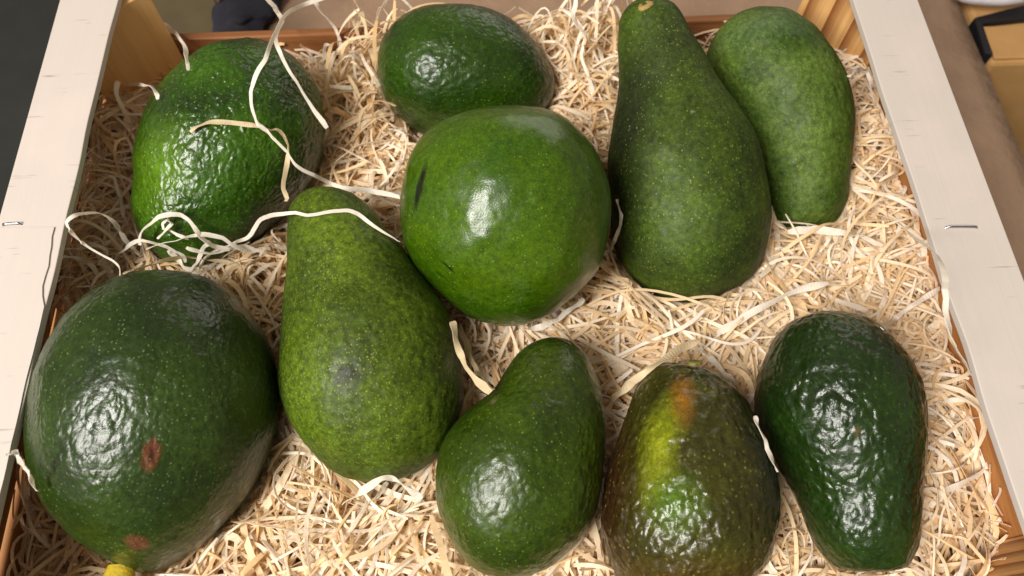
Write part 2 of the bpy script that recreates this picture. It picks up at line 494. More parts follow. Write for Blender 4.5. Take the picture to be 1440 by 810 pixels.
# ------------------------------------------------------------------ avocados
# each: O centre, a axis (stem end to blossom end), b sideways, e upwards; stations s, centre line c, radius r (metres)
AV = {
    'A1': dict(O=[-0.12766, 0.2282, -0.03], a=[-0.27958, -0.91441, -0.29273], b=[0.8833, -0.12547, -0.4517], e=[0.37631, -0.38486, 0.84278], s=[-0.05727, -0.05578, -0.0514, -0.04434, -0.03496, -0.02373, -0.01121, 0.00197, 0.01516, 0.02768, 0.03891, 0.04829, 0.05535, 0.05973, 0.06122], c=[0.00281, 0.00316, 0.00345, 0.00345, 0.00278, 0.00198, 0.00149, 0.00042, -0.00106, -0.00265, -0.00527, -0.00712, -0.00764, -0.00839, -0.00861], r=[0.0, 0.00908, 0.01847, 0.02712, 0.0333, 0.03805, 0.04052, 0.04059, 0.03776, 0.0327, 0.02733, 0.02086, 0.01345, 0.00655, 0.0]),
    'A2': dict(O=[-0.01196, 0.2767, -0.034], a=[-0.99182, 0.07956, 0.09979], b=[-0.12572, -0.74357, -0.65674], e=[0.02195, -0.66391, 0.74749], s=[-0.04652, -0.04537, -0.04196, -0.03648, -0.0292, -0.02047, -0.01075, -0.00051, 0.00973, 0.01946, 0.02818, 0.03547, 0.04095, 0.04435, 0.04551], c=[0.00411, 0.00455, 0.00406, 0.00278, 0.00151, 0.00067, 0.00063, 0.00105, 0.00161, 0.00152, 0.00082, 0.00038, 6e-05, -0.00077, -0.0013], r=[0.0, 0.00753, 0.01335, 0.01901, 0.02403, 0.02841, 0.03163, 0.0334, 0.03383, 0.03269, 0.02912, 0.02379, 0.01704, 0.00915, 0.0]),
    'A3': dict(O=[0.00432, 0.17486, -0.012], a=[-0.0605, -0.85377, -0.51713], b=[0.99795, -0.06267, -0.01327], e=[-0.02108, -0.51687, 0.85581], s=[-0.04716, -0.04596, -0.04243, -0.03674, -0.02917, -0.02012, -0.01002, 0.00061, 0.01124, 0.02133, 0.03039, 0.03795, 0.04364, 0.04718, 0.04838], c=[0.00283, 0.00269, 0.00144, -8e-05, -0.00033, -0.00035, 0.0, -7e-05, -0.00011, 0.00059, 0.00081, 0.00101, 0.00139, 0.00056, 0.00025], r=[0.0, 0.01275, 0.02365, 0.03237, 0.03872, 0.0429, 0.04526, 0.04562, 0.04414, 0.04031, 0.0339, 0.02629, 0.01855, 0.00948, 0.0]),
    'A4': dict(O=[0.09429, 0.21734, -0.026], a=[0.11503, -0.88013, -0.46058], b=[0.95731, -0.02556, 0.28794], e=[-0.2652, -0.47404, 0.83962], s=[-0.07388, -0.07202, -0.06652, -0.05767, -0.0459, -0.03181, -0.01611, 0.00043, 0.01697, 0.03268, 0.04677, 0.05853, 0.06739, 0.07288, 0.07475], c=[-0.00929, -0.00919, -0.0092, -0.0086, -0.0073, -0.00637, -0.00508, -0.0043, -0.00404, -0.00414, -0.00493, -0.005, -0.00494, -0.00633, -0.00706], r=[0.0, 0.00756, 0.0137, 0.01647, 0.01971, 0.02342, 0.02972, 0.03552, 0.03754, 0.0376, 0.03596, 0.03091, 0.02249, 0.0111, 0.0]),
    'A5': dict(O=[0.14782, 0.24255, -0.038], a=[-0.1418, 0.9074, 0.39563], b=[-0.91219, 0.03545, -0.40824], e=[-0.38446, -0.41878, 0.82269], s=[-0.0605, -0.05903, -0.05469, -0.0477, -0.03841, -0.02729, -0.01489, -0.00184, 0.01121, 0.02361, 0.03474, 0.04402, 0.05101, 0.05535, 0.05682], c=[-0.00805, -0.00748, -0.00387, -0.00451, -0.00559, -0.0063, -0.00694, -0.00676, -0.00442, -0.00118, 0.00193, 0.00326, 0.00365, 0.00466, 0.00452], r=[0.0, 0.00721, 0.01532, 0.01896, 0.02084, 0.02302, 0.02568, 0.02812, 0.02955, 0.0298, 0.02841, 0.02422, 0.01763, 0.0093, 0.0]),
    'A6': dict(O=[-0.05653, 0.13056, -0.03], a=[0.17826, -0.95307, -0.2447], b=[0.97539, 0.20394, -0.08378], e=[0.12975, -0.22374, 0.96597], s=[-0.06756, -0.06591, -0.06105, -0.05323, -0.04283, -0.03037, -0.01649, -0.00188, 0.01274, 0.02662, 0.03907, 0.04947, 0.0573, 0.06215, 0.0638], c=[-0.01123, -0.01119, -0.00994, -0.00778, -0.00643, -0.00433, -0.00258, -0.00188, -0.00271, -0.00252, -0.00176, -0.00145, -0.0014, -0.00218, -0.00257], r=[0.0, 0.00764, 0.01433, 0.0186, 0.02216, 0.02647, 0.03116, 0.03611, 0.03821, 0.03764, 0.03437, 0.0284, 0.02091, 0.0106, 0.0]),
    'A7': dict(O=[-0.14305, 0.09358, -0.026], a=[0.11381, 0.96299, 0.24432], b=[-0.9077, 0.00082, 0.41962], e=[0.40389, -0.26953, 0.8742], s=[-0.05773, -0.05623, -0.0518, -0.04465, -0.03516, -0.02379, -0.01112, 0.00222, 0.01557, 0.02824, 0.03961, 0.0491, 0.05624, 0.06068, 0.06218], c=[-0.00668, -0.00659, -0.00556, -0.00351, -0.00258, -0.00243, -0.00237, -0.00221, -0.00254, -0.00207, -0.00143, -0.00079, -0.00075, -0.00172, -0.0019], r=[0.0, 0.00724, 0.01535, 0.02491, 0.03384, 0.04044, 0.04461, 0.04639, 0.04572, 0.04302, 0.03786, 0.03026, 0.02096, 0.01104, 0.0]),
    'A8': dict(O=[0.00511, 0.07258, -0.03], a=[-0.23804, -0.96063, -0.14328], b=[0.97125, -0.2361, -0.03069], e=[-0.00435, -0.14646, 0.98921], s=[-0.05149, -0.05027, -0.04665, -0.04081, -0.03306, -0.02378, -0.01344, -0.00255, 0.00835, 0.01869, 0.02797, 0.03572, 0.04155, 0.04517, 0.0464], c=[0.00806, 0.00772, 0.00729, 0.00721, 0.00752, 0.0068, 0.00336, 0.00109, 0.00045, 0.00062, 0.00056, 0.00032, -6e-05, -2e-05, -0.0], r=[0.0, 0.00609, 0.01167, 0.01637, 0.02014, 0.02338, 0.02855, 0.03178, 0.03269, 0.03106, 0.0275, 0.02192, 0.01545, 0.00828, 0.0]),
    'A9': dict(O=[0.07255, 0.06062, -0.031], a=[-0.06942, -0.98536, -0.15571], b=[0.97077, -0.10268, 0.21695], e=[-0.22977, -0.1361, 0.96368], s=[-0.04736, -0.04621, -0.04283, -0.03739, -0.03016, -0.0215, -0.01184, -0.00168, 0.00848, 0.01814, 0.0268, 0.03403, 0.03947, 0.04285, 0.04399], c=[-0.00694, -0.00659, -0.00291, -0.00094, 9e-05, 0.0006, 0.00024, -0.00064, -0.00118, -0.00174, -0.00229, -0.00299, -0.00457, -0.00384, -0.00345], r=[0.0, 0.00585, 0.01408, 0.01951, 0.02338, 0.02689, 0.0301, 0.03298, 0.0343, 0.03375, 0.0315, 0.0278, 0.02231, 0.01302, 0.0]),
    'A10': dict(O=[0.13681, 0.07293, -0.032], a=[0.00168, 0.98787, 0.15525], b=[-0.91525, 0.06407, -0.39775], e=[-0.40288, -0.14143, 0.90426], s=[-0.05036, -0.04906, -0.0452, -0.03899, -0.03073, -0.02085, -0.00983, 0.00178, 0.01338, 0.0244, 0.03428, 0.04254, 0.04875, 0.05261, 0.05391], c=[-0.0035, -0.0043, -0.00345, -0.00304, -0.00284, -0.0031, -0.00224, -0.00168, -0.00099, -0.00109, -0.00134, -0.00141, -0.00153, -0.00067, -0.0002], r=[0.0, 0.01082, 0.0157, 0.01899, 0.0214, 0.0238, 0.02728, 0.03051, 0.03252, 0.03175, 0.02823, 0.02319, 0.01712, 0.00918, 0.0]),
}

G_fl = srgb(150, 170, 80)
SPEC = {
'A1': dict(mname='bumpy_avocado', label='glossy bumpy green avocado with strands of wood wool draped over it', dark=srgb(30, 58, 6), light=srgb(62, 104, 6), lump=.0010, fine=.00028, ff=420,
    mat=dict(peb=430, peb_amt=.9, bump=.0010, rough=.20, fl_amt=.55, fl_dens=.8, fl_scale=640, fl_size=.24, tint=[((-.0247, .0234, .0259), (.016, .030, .03), .75, srgb(98, 138, 16), .2, (60, .01)), ((.0326, .012, .012), (.030, .045, .034), .85, srgb(20, 34, 8), .3, (60, .01))])),  # left patch: skin's own yellow-green plus painted lighting; right side made darker
'A2': dict(mname='egg_shaped_avocado', label='egg-shaped dark green avocado lying on its side by the end board', dark=srgb(30, 56, 8), light=srgb(52, 84, 8), lump=.0006, fine=.00018, stem=('button', (.0068, -.0435, .006), (.1, -1, .2), .0034, .0022, srgb(150, 140, 60)),
    mat=dict(peb=400, bump=.0007, rough=.21, fl_amt=.5, fl_dens=.7, fl_scale=640, fl_size=.22)),
'A3': dict(mname='round_avocado', label='round smooth light green avocado resting on top of its neighbours', dark=srgb(54, 88, 2), light=srgb(76, 108, 4), lump=.0009, fine=.00008,
    mat=dict(peb=160, bump=.0006, rough=.19, peb_min=.35, fl_amt=.55, fl_dens=.6, fl_scale=640, fl_size=.22, mottle=420, tint=[((-.0345, -.0105, .0290), (.0019, .0125, .007, .25), .95, srgb(14, 20, 8), .5, (200, .0012)), ((-.0227, .0208, .0331), (.0050, .0009, .006, .7), .85, srgb(20, 32, 8), .4, (200, .0015)), ((-.0262, .0245, .0291), (.0040, .0007, .006, .5), .7, srgb(20, 32, 8), .4, (200, .0015)), ((-.0071, .0061, .0443), (.0018, .0014, .003), .7, srgb(40, 48, 14), .4, (300, .002))])),
'A4': dict(mname='long_necked_avocado', label='long-necked avocado with tan stem scar and dense pale specks on its blunt end', dark=srgb(46, 62, 16), light=srgb(80, 104, 22), fleck=srgb(160, 176, 70), lump=.0006, fine=.00012, stem=('button', (-.0100, -.0672, .0120), (-.1, -.75, .6), .0030, .0016, srgb(178, 148, 84)),
    mat=dict(coat=.15, mot=.42, peb=220, bump=.0006, rough=.50, spec=.2, fl_amt=.52, fl_dens=.95, fl_scale=640, fl_size=.22, fl_stretch=.65, tint=[((-.026, -.012, .02), (.022, .055, .03), .85, srgb(30, 36, 18), .25, (50, .012)), ((.006, -.05, .025), (.03, .03, .03), .5, srgb(54, 60, 34), .2, (50, .01)), ((.0232, .0398, .024), (.007, .0035, .006), .7, srgb(40, 52, 22), .2, (220, .006)), ((.02, .020, .028), (.004, .004, .006), .6, srgb(44, 56, 24), .2, (220, .006)), ((.004, -.012, .031), (.0015, .0012, .003), .8, srgb(150, 150, 120), .4, (300, .002))])),  # first tint paints the round avocado's shadow onto the left side
'A5': dict(mname='slender_avocado', label='slender matte green avocado lying against the right rear corner post', dark=srgb(60, 86, 20), light=srgb(98, 122, 46), fleck=srgb(140, 165, 92), lump=.0010, fine=.00015,
    mat=dict(coat=.12, mot=.4, peb=300, bump=.0010, rough=.48, spec=.2, fl_amt=.55, fl_dens=.6, fl_scale=640, fl_size=.24, tint=[((.0075, .0197, .028), (.012, .010, .02), .5, srgb(46, 66, 30), .2, (90, .012)), ((.0, .04, .02), (.03, .012, .03), .5, srgb(98, 124, 82), .2, (60, .008))])),
'A6': dict(mname='speckled_pear_avocado', label='large pear-shaped avocado, olive green and densely speckled, with a grey scuff on its belly', dark=srgb(62, 82, 8), light=srgb(92, 116, 18), fleck=srgb(150, 164, 48), lump=.0007, fine=.00014,
    mat=dict(coat=.2, mot=.48, peb=260, bump=.0008, rough=.46, spec=.22, fl_amt=.62, fl_dens=.95, fl_scale=820, fl_size=.30, tint=[((-.0111, .0209, .0369), (.0085, .0065, .010), .85, srgb(44, 44, 42), .25, (160, .012)), ((-.006, .013, .036), (.008, .012, .01), .5, srgb(54, 62, 28), .2, (160, .012)), ((.034, .035, .010), (.014, .028, .03), .6, srgb(44, 62, 20), .3, (80, .008))])),
'A7': dict(mname='broad_avocado', label='biggest avocado, broad and dark green, with two brown scabs and a yellow stem', dark=srgb(32, 52, 12), light=srgb(52, 76, 20), fleck=srgb(120, 146, 86), lump=.0007, fine=.00016, stem=('stalk', (.0020, -.0600, .0060), (.05, -1, .30), .0046, .0130, srgb(206, 178, 40)),
    mat=dict(peb=420, bump=.0006, rough=.22, fl_amt=.6, fl_dens=.8, fl_scale=640, fl_size=.24, tint=[((-.0015, -.0117, .0442), (.0036, .0068, .006), .92, srgb(112, 62, 34), .55, (260, .005)), ((-.0017, -.0436, .0258), (.0062, .0042, .006, .7), .88, srgb(120, 72, 48), .5, (260, .006)), ((-.0015, -.0117, .0442), (.0012, .004, .006), .9, srgb(60, 30, 20), .4, (300, .003))])),
'A8': dict(mname='small_pear_avocado', label='smaller pear-shaped avocado with an olive neck and glossy belly', dark=srgb(40, 60, 4), light=srgb(62, 86, 4), lump=.0007, fine=.00014,
    mat=dict(peb=330, bump=.0008, rough=.22, fl_amt=.5, fl_dens=.7, fl_size=.22, fl_scale=640, tint=[((.0016, -.036, .0194), (.022, .016, .03), .6, srgb(64, 76, 22), .3, (70, .012)), ((-.024, -.022, .008), (.008, .020, .02), .5, srgb(40, 52, 16), .2, (90, .008))])),
'A9': dict(mname='brown_tinged_avocado', label='brown-tinged ripening avocado with a yellow-green stripe and an orange patch', dark=srgb(50, 50, 12), light=srgb(74, 74, 16), fleck=srgb(150, 140, 70), lump=.0009, fine=.0004, ff=300, stem=('button', (.0035, -.0448, .012), (.05, -1, .45), .0022, .0012, srgb(120, 112, 44)),
    mat=dict(peb=320, peb_amt=1.0, bump=.0012, rough=.20, fl_amt=.55, fl_dens=.45, fl_scale=560, tint=[((0, .052, .010), (.05, .030, .05), .8, srgb(96, 56, 24), .25, (60, .012)), ((-.0310, .006, .012), (.019, .042, .03), .92, srgb(62, 38, 18), .3, (60, .008)), ((.0310, -.006, .008), (.020, .048, .03), .88, srgb(34, 28, 14), .3, (60, .008)), ((-.0105, -.010, .028), (.0095, .028, .02, .2), .96, srgb(150, 160, 12), .02, (90, .008)), ((-.006, .010, .034), (.014, .014, .02), .8, srgb(84, 118, 26), .2, (70, .008)), ((-.0015, -.0285, .0235), (.0064, .0160, .014), .95, srgb(150, 100, 24), .05, (220, .004))])),
'A10': dict(mname='dark_avocado', label='darkest green pebbly avocado beside the right rail, fat end towards the rear', dark=srgb(22, 42, 8), light=srgb(38, 64, 14), fleck=srgb(104, 136, 84), lump=.0008, fine=.0003, ff=280,
    mat=dict(peb=330, peb_amt=1.0, bump=.0011, rough=.20, peb_min=.35, fl_amt=.4, fl_dens=.6, fl_size=.2, tint=[((-.0058, .0011, .0299), (.0016, .0030, .003), .8, srgb(104, 86, 50), .3, (300, .003))])),
}

AVF = []
for key, d in AV.items():
    sp = SPEC[key]
    O, a, b, e = (np.array(d[k]) for k in 'Oabe')
    s, c, r = (np.array(d[k]) for k in 'scr')
    K = len(s)
    ui = np.arccos(np.clip(1 - 2 * (s - s[0]) / (s[-1] - s[0]), -1, 1)) / math.pi
    n_r, n_t = 190, 250
    u = np.linspace(0, 1, n_r)
    # smooth spline through the stations
    def spl(y):
        m = np.gradient(y, ui)
        k = np.clip(np.searchsorted(ui, u) - 1, 0, K - 2)
        h = ui[k + 1] - ui[k]
        t = (u - ui[k]) / h
        return ((2 * t**3 - 3 * t**2 + 1) * y[k] + (t**3 - 2 * t**2 + t) * h * m[k] + (-2 * t**3 + 3 * t**2) * y[k + 1] + (t**3 - t**2) * h * m[k + 1])
    ss = s[0] + (s[-1] - s[0]) * (1 - np.cos(u * math.pi)) / 2
    cc, rr_ = spl(c), np.maximum(spl(r), 0)
    AVF.append((O, a, b, e, ss, cc, rr_))
    th = np.linspace(0, 2 * math.pi, n_t, endpoint=False)
    handed = float(np.dot(np.cross(b, a), e))      # local axes x=b, y=a, z=e (flip x when mirrored)
    flip = 1.0 if handed > 0 else -1.0
    X = (cc[:, None] + rr_[:, None] * np.cos(th)) * 1.0
    Yv = np.repeat(ss[:, None], n_t, 1)
    Zv = rr_[:, None] * np.sin(th)
    V = np.stack([X, Yv, Zv], -1).reshape(-1, 3)
    cen = np.stack([cc, ss, cc * 0], -1)
    mid = np.array([cc[n_r // 2], ss[n_r // 2], 0])
    ctr = np.repeat(cen[:, None, :], n_t, 1).reshape(-1, 3)
    ctr = ctr * .75 + mid * .25
    nd = V - ctr
    nd /= np.linalg.norm(nd, axis=1)[:, None] + 1e-9
    lump = sp.get('lump', .0006)
    fine = sp.get('fine', .00025)
    sd = hash(key) % 1 + len(key) * 13 + int(abs(O[0]) * 9999)
    disp = vnoise(V, 55, sd) * lump + vnoise(V, 130, sd + 1) * lump * .45 + vnoise(V, sp.get('ff', 330), sd + 2) * fine + vnoise(V, 620, sd + 3) * fine * .5
    V = V + nd * disp[:, None]
    if 'dimple' in sp:
        for (q, rad, dep) in sp['dimple']:
            dd = np.linalg.norm(V - np.array(q), axis=1) / rad
            V = V - nd * (dep * np.exp(-dd**2))[:, None]
    V[:n_t] = V[:n_t].mean(0)
    V[-n_t:] = V[-n_t:].mean(0)
    V[:, 0] *= flip
    ii = np.arange(n_r * n_t).reshape(n_r, n_t)
    jj = np.roll(ii, -1, 1)
    fq = np.stack([ii[:-1], jj[:-1], jj[1:], ii[1:]], -1).reshape(-1, 4)
    # orientation outward: for local right-handed axes with x = cos, z = sin, y up the rows
    if flip > 0:
        fq = fq[:, ::-1]
        fq = fq[:, ::-1]
    else:
        fq = fq[:, ::-1]
    tints = [((p[0] * flip, p[1], p[2]),) + tuple(rest) for (p, *rest) in sp['mat'].get('tint', [])]
    mo = dict(sp['mat'])
    mo['tint'] = tints
    mo['seed'] = (O[0] * 7, O[1] * 5, 0)
    mat = avocado_material('skin_of_' + sp['mname'], sp['dark'], sp['light'], sp.get('fleck', G_fl), mo)
    me = quad_mesh('avocado', V, fq, mat)
    ob = bpy.data.objects.new('avocado', me)
    COL.objects.link(ob)
    bx = b * flip
    ob.matrix_world = Matrix([[bx[i], a[i], e[i], O[i]] for i in range(3)] + [[0, 0, 0, 1]])
    tag(ob, sp['label'], 'avocado', 'avocados bedded in the crate')
    if 'stem' in sp:
        kind, q, ax, rad, ln, col = sp['stem']
        q = np.array(q) * np.array([flip, 1, 1])
        ax = np.array(ax, float) * np.array([flip, 1, 1])
        ax /= np.linalg.norm(ax)
        t1 = np.cross(ax, [0.3, 0.1, 1]); t1 /= np.linalg.norm(t1)
        t2 = np.cross(ax, t1)
        if kind == 'button':
            prof = [(-.6, 1.25), (0, 1.2), (.35, 1.15), (.6, .95), (.62, .55), (.40, .35), (.35, 0.0)]
        else:
            prof = [(-.4, 1.0), (0, 1.25), (.15, 1.3), (.35, 1.05), (.6, .95), (.85, .98), (.97, .8), (1.0, .4), (1.0, 0.0)]
        vv, ff, m = [], [], 20
        for (pz, pr) in prof:
            for k in range(m):
                t = 2 * math.pi * k / m
                wob = 1 + .10 * math.sin(3 * t + 1) + .06 * math.sin(5 * t)
                vv.append(q + ax * pz * ln + (t1 * math.cos(t) + t2 * math.sin(t)) * rad * pr * wob)
        for j in range(len(prof) - 1):
            for k in range(m):
                ff.append((j * m + k, j * m + (k + 1) % m, (j + 1) * m + (k + 1) % m, (j + 1) * m + k))
        so = mesh_obj('stem', vv, ff, plain('stem_of_' + sp['mname'], col, .6, 400, .35, .0006), ob, True)

# ------------------------------------------------------------------ wood wool
def bed(x, y):
    b = -.049 + .003 * np.sin(31 * x + 1.3) * np.cos(27 * y + .4)
    b = b + .020 * np.exp(-((y - .305) / .030)**2) * (np.exp(-((x + .060) / .03)**2) * .35 + np.exp(-((x - .048) / .035)**2))
    b = b + .005 * np.exp(-((x - .200) / .02)**2) + .004 * np.exp(-((x + .200) / .02)**2)
    b = b - .018 * np.exp(-((y - .311) / .022)**2) * (1 / (1 + np.exp((x + .068) / .006)) + np.exp(-((x - .118) / .02)**2))
    b = b + .012 * np.exp(-((x + 0.144) / .028)**2 - ((y - 0.174) / .016)**2)
    front = np.clip((.085 - y) / .03, 0, 1)
    b = b - .016 * np.exp(-((x + .200) / .022)**2) * front
    b = b - .014 * np.exp(-((x - .205) / .016)**2) * front
    return b


def push_out(P, gap):
    """Move points out of the avocados, sideways and down so the wool hugs them from below."""
    shp = P.shape
    P = P.reshape(-1, 3)
    for (O, a, b, e, ss, cc, rr_) in AVF:
        w = P - O
        s = w @ a
        m = (s > ss[0] - gap) & (s < ss[-1] + gap)
        if not m.any():
            continue
        idx = np.nonzero(m)[0]
        w, s = w[idx], s[idx]
        c = np.interp(s, ss, cc)
        r = np.interp(s, ss, rr_) + gap
        q, h = w @ b - c, w @ e
        inn = np.hypot(q, h) < r
        if not inn.any():
            continue
        idx, q, h, r = idx[inn], q[inn], h[inn], r[inn]
        h2 = np.minimum(h, -.15 * r)
        q2 = np.where(np.abs(q) < 1e-5, 1e-5, q)
        L_ = np.hypot(q2, h2)
        P[idx] += (q2 / L_ * r - q)[:, None] * b + (h2 / L_ * r - h)[:, None] * e
    return P.reshape(shp)


def walls(P):
    P[..., 0] = np.clip(P[..., 0], -.2025, .2030)
    P[..., 1] = np.clip(P[..., 1], .0015, YB - .0015)
    for sx in (-1, 1):
        for (ye, s) in ((YB, 1), (YF, -1)):
            dx = .2036 - sx * P[..., 0]
            dy = s * (ye - P[..., 1])
            k = np.maximum(L + .0015 - dx - dy, 0) / 2
            P[..., 0] -= sx * k
            P[..., 1] -= s * k
    P[..., 2] = np.maximum(P[..., 2], -.1065)
    return P


def ribbons(P, width, thick, twist, taper=True):
    """Rectangular ribbons along polylines P (n, m, 3) -> vertices, quads."""
    n, m, _ = P.shape
    T = np.gradient(P, axis=1)
    T /= np.linalg.norm(T, axis=2)[..., None] + 1e-12
    up = np.array([0, 0, 1.0])
    S = np.cross(T, up)
    S /= np.linalg.norm(S, axis=2)[..., None] + 1e-6
    Nn = np.cross(S, T)
    ct, st = np.cos(twist)[..., None], np.sin(twist)[..., None]
    A = S * ct + Nn * st
    B = -S * st + Nn * ct
    wv = width[:, None] * (1 + .18 * np.sin(np.linspace(0, 9, m)[None] + twist * 2))
    if taper:
        t = np.linspace(0, 1, m)
        wv = wv * np.clip(np.minimum(t, 1 - t) * 8 + .72, 0, 1)[None]
    hw = (wv / 2)[..., None]
    ht = (thick / 2)[:, None, None]
    R4 = np.stack([P + A * hw + B * ht, P - A * hw + B * ht, P - A * hw - B * ht, P + A * hw - B * ht], 2)   # n,m,4,3
    V = R4.reshape(-1, 3)
    base = (np.arange(n) * m * 4)[:, None, None]
    j = (np.arange(m - 1) * 4)[None, :, None]
    k = np.arange(4)[None, None]
    k1 = (k + 1) % 4
    F_ = np.stack([base + j + k, base + j + k1, base + j + 4 + k1, base + j + 4 + k], -1).reshape(-1, 4)
    c0 = np.stack([np.arange(n) * m * 4 + q for q in (3, 2, 1, 0)], -1)
    c1 = np.stack([np.arange(n) * m * 4 + (m - 1) * 4 + q for q in (0, 1, 2, 3)], -1)
    return V, np.vstack([F_, c0, c1])


def grow(n, m, length, depth0, depth1, curl, zamp, wmin, wmax, lo=(-.200, .003), hi=(.201, .308)):
    x = rng.uniform(lo[0], hi[0], n)
    y = rng.uniform(lo[1], hi[1], n)
    ln = length * rng.uniform(.45, 1.35, n)
    th = rng.uniform(0, 2 * math.pi, n)
    k0 = rng.normal(0, curl, n)
    t = np.linspace(-.5, .5, m)
    ph = rng.uniform(0, 6.28, (4, n, 1))
    ang = th[:, None] + k0[:, None] * t * 2 + .30 * np.sin(2.3 * t[None] * 3.1 + ph[0]) + .12 * np.sin(5.1 * t[None] * 3.1 + ph[1])
    # kinks
    for _ in range(3):
        kp = rng.uniform(-.45, .45, (n, 1))
        ang = ang + rng.normal(0, .36, (n, 1)) * (1 / (1 + np.exp(-(t[None] - kp) * 90)))
    dl = ln[:, None] / (m - 1)
    X = np.cumsum(np.cos(ang) * dl, 1)
    Y_ = np.cumsum(np.sin(ang) * dl, 1)
    X += x[:, None] - X.mean(1, keepdims=True)
    Y_ += y[:, None] - Y_.mean(1, keepdims=True)
    dep = rng.uniform(depth0, depth1, n)[:, None]
    hol = vnoise(np.stack([X.ravel(), Y_.ravel(), X.ravel() * 0], 1), 34, 77).reshape(X.shape) * .0028
    Z = bed(X, Y_) + hol + dep + zamp * rng.uniform(.3, 1.2, (n, 1)) * np.sin(t[None] * rng.uniform(4, 13, (n, 1)) + ph[2]) + zamp * .9 * rng.normal(0, 1, (n, 1)) * t[None]
    P = np.stack([X, Y_, Z], -1)
    for _ in range(2):
        P = walls(push_out(P, .0012))
        P[:, 1:-1] = P[:, 1:-1] * .6 + (P[:, 2:] + P[:, :-2]) * .2
    P = walls(push_out(P, .0010))
    w = rng.uniform(wmin, wmax, n) * np.where(rng.random(n) < .12, 1.5, 1)
    tw = rng.normal(0, .38, n)[:, None] + rng.normal(0, 1.3, n)[:, None] * t[None] + .35 * np.sin(t[None] * 8 + ph[3])
    # drop strands squeezed into a knot by the walls or fruit
    seg = np.linalg.norm(np.diff(P, axis=1), axis=2)
    ok = (seg.max(1) < ln / (m - 1) * 3.5)
    return P[ok], w[ok], tw[ok]


TONES = [(0.0, srgb(246, 216, 164)), (1.0, srgb(255, 249, 238)), (.10, srgb(250, 226, 180)), (.35, srgb(253, 236, 202)), (.7, srgb(255, 243, 220))]
M_wool = wool_material('wood_wool_fibre', TONES)
Vs, Fs, off = [], [], 0
for (n, m, ln, d0, d1, cu, za, w0, w1, *rg_) in (
        (1300, 12, .085, -.036, -.020, .6, .004, .0016, .0030),
        (2500, 16, .105, -.020, -.006, .6, .005, .0011, .0022),
        (3000, 22, .110, -.011, .000, .6, .005, .0009, .0019),
        (1600, 26, .110, -.004, .003, .9, .006, .0007, .0018),
        (380, 30, .085, -.004, .004, 4.0, .006, .0007, .0014),
        (170, 22, .070, .000, .016, 1.2, .016, .0009, .0018, (-.085, .265), (.075, .306)),
        (420, 8, .022, -.004, .003, .5, .002, .0012, .0026),
        (60, 22, .070, .000, .008, 1.2, .010, .0009, .0018, (-.085, .225), (-.040, .306))):
    P, w, tw = grow(n, m, ln, d0, d1, cu, za, w0, w1, *rg_)
    V, Fq = ribbons(P, w, np.full(len(w), .00020), tw)
    Vs.append(V)
    Fs.append(Fq + off)
    off += len(V)
wo = bpy.data.objects.new('wood_wool', quad_mesh('wood_wool', np.vstack(Vs), np.vstack(Fs), M_wool, False))
COL.objects.link(wo)
wo['kind'] = 'stuff'
tag(wo, 'tangled bed of cream wood wool filling the crate under the avocados', 'wood wool')

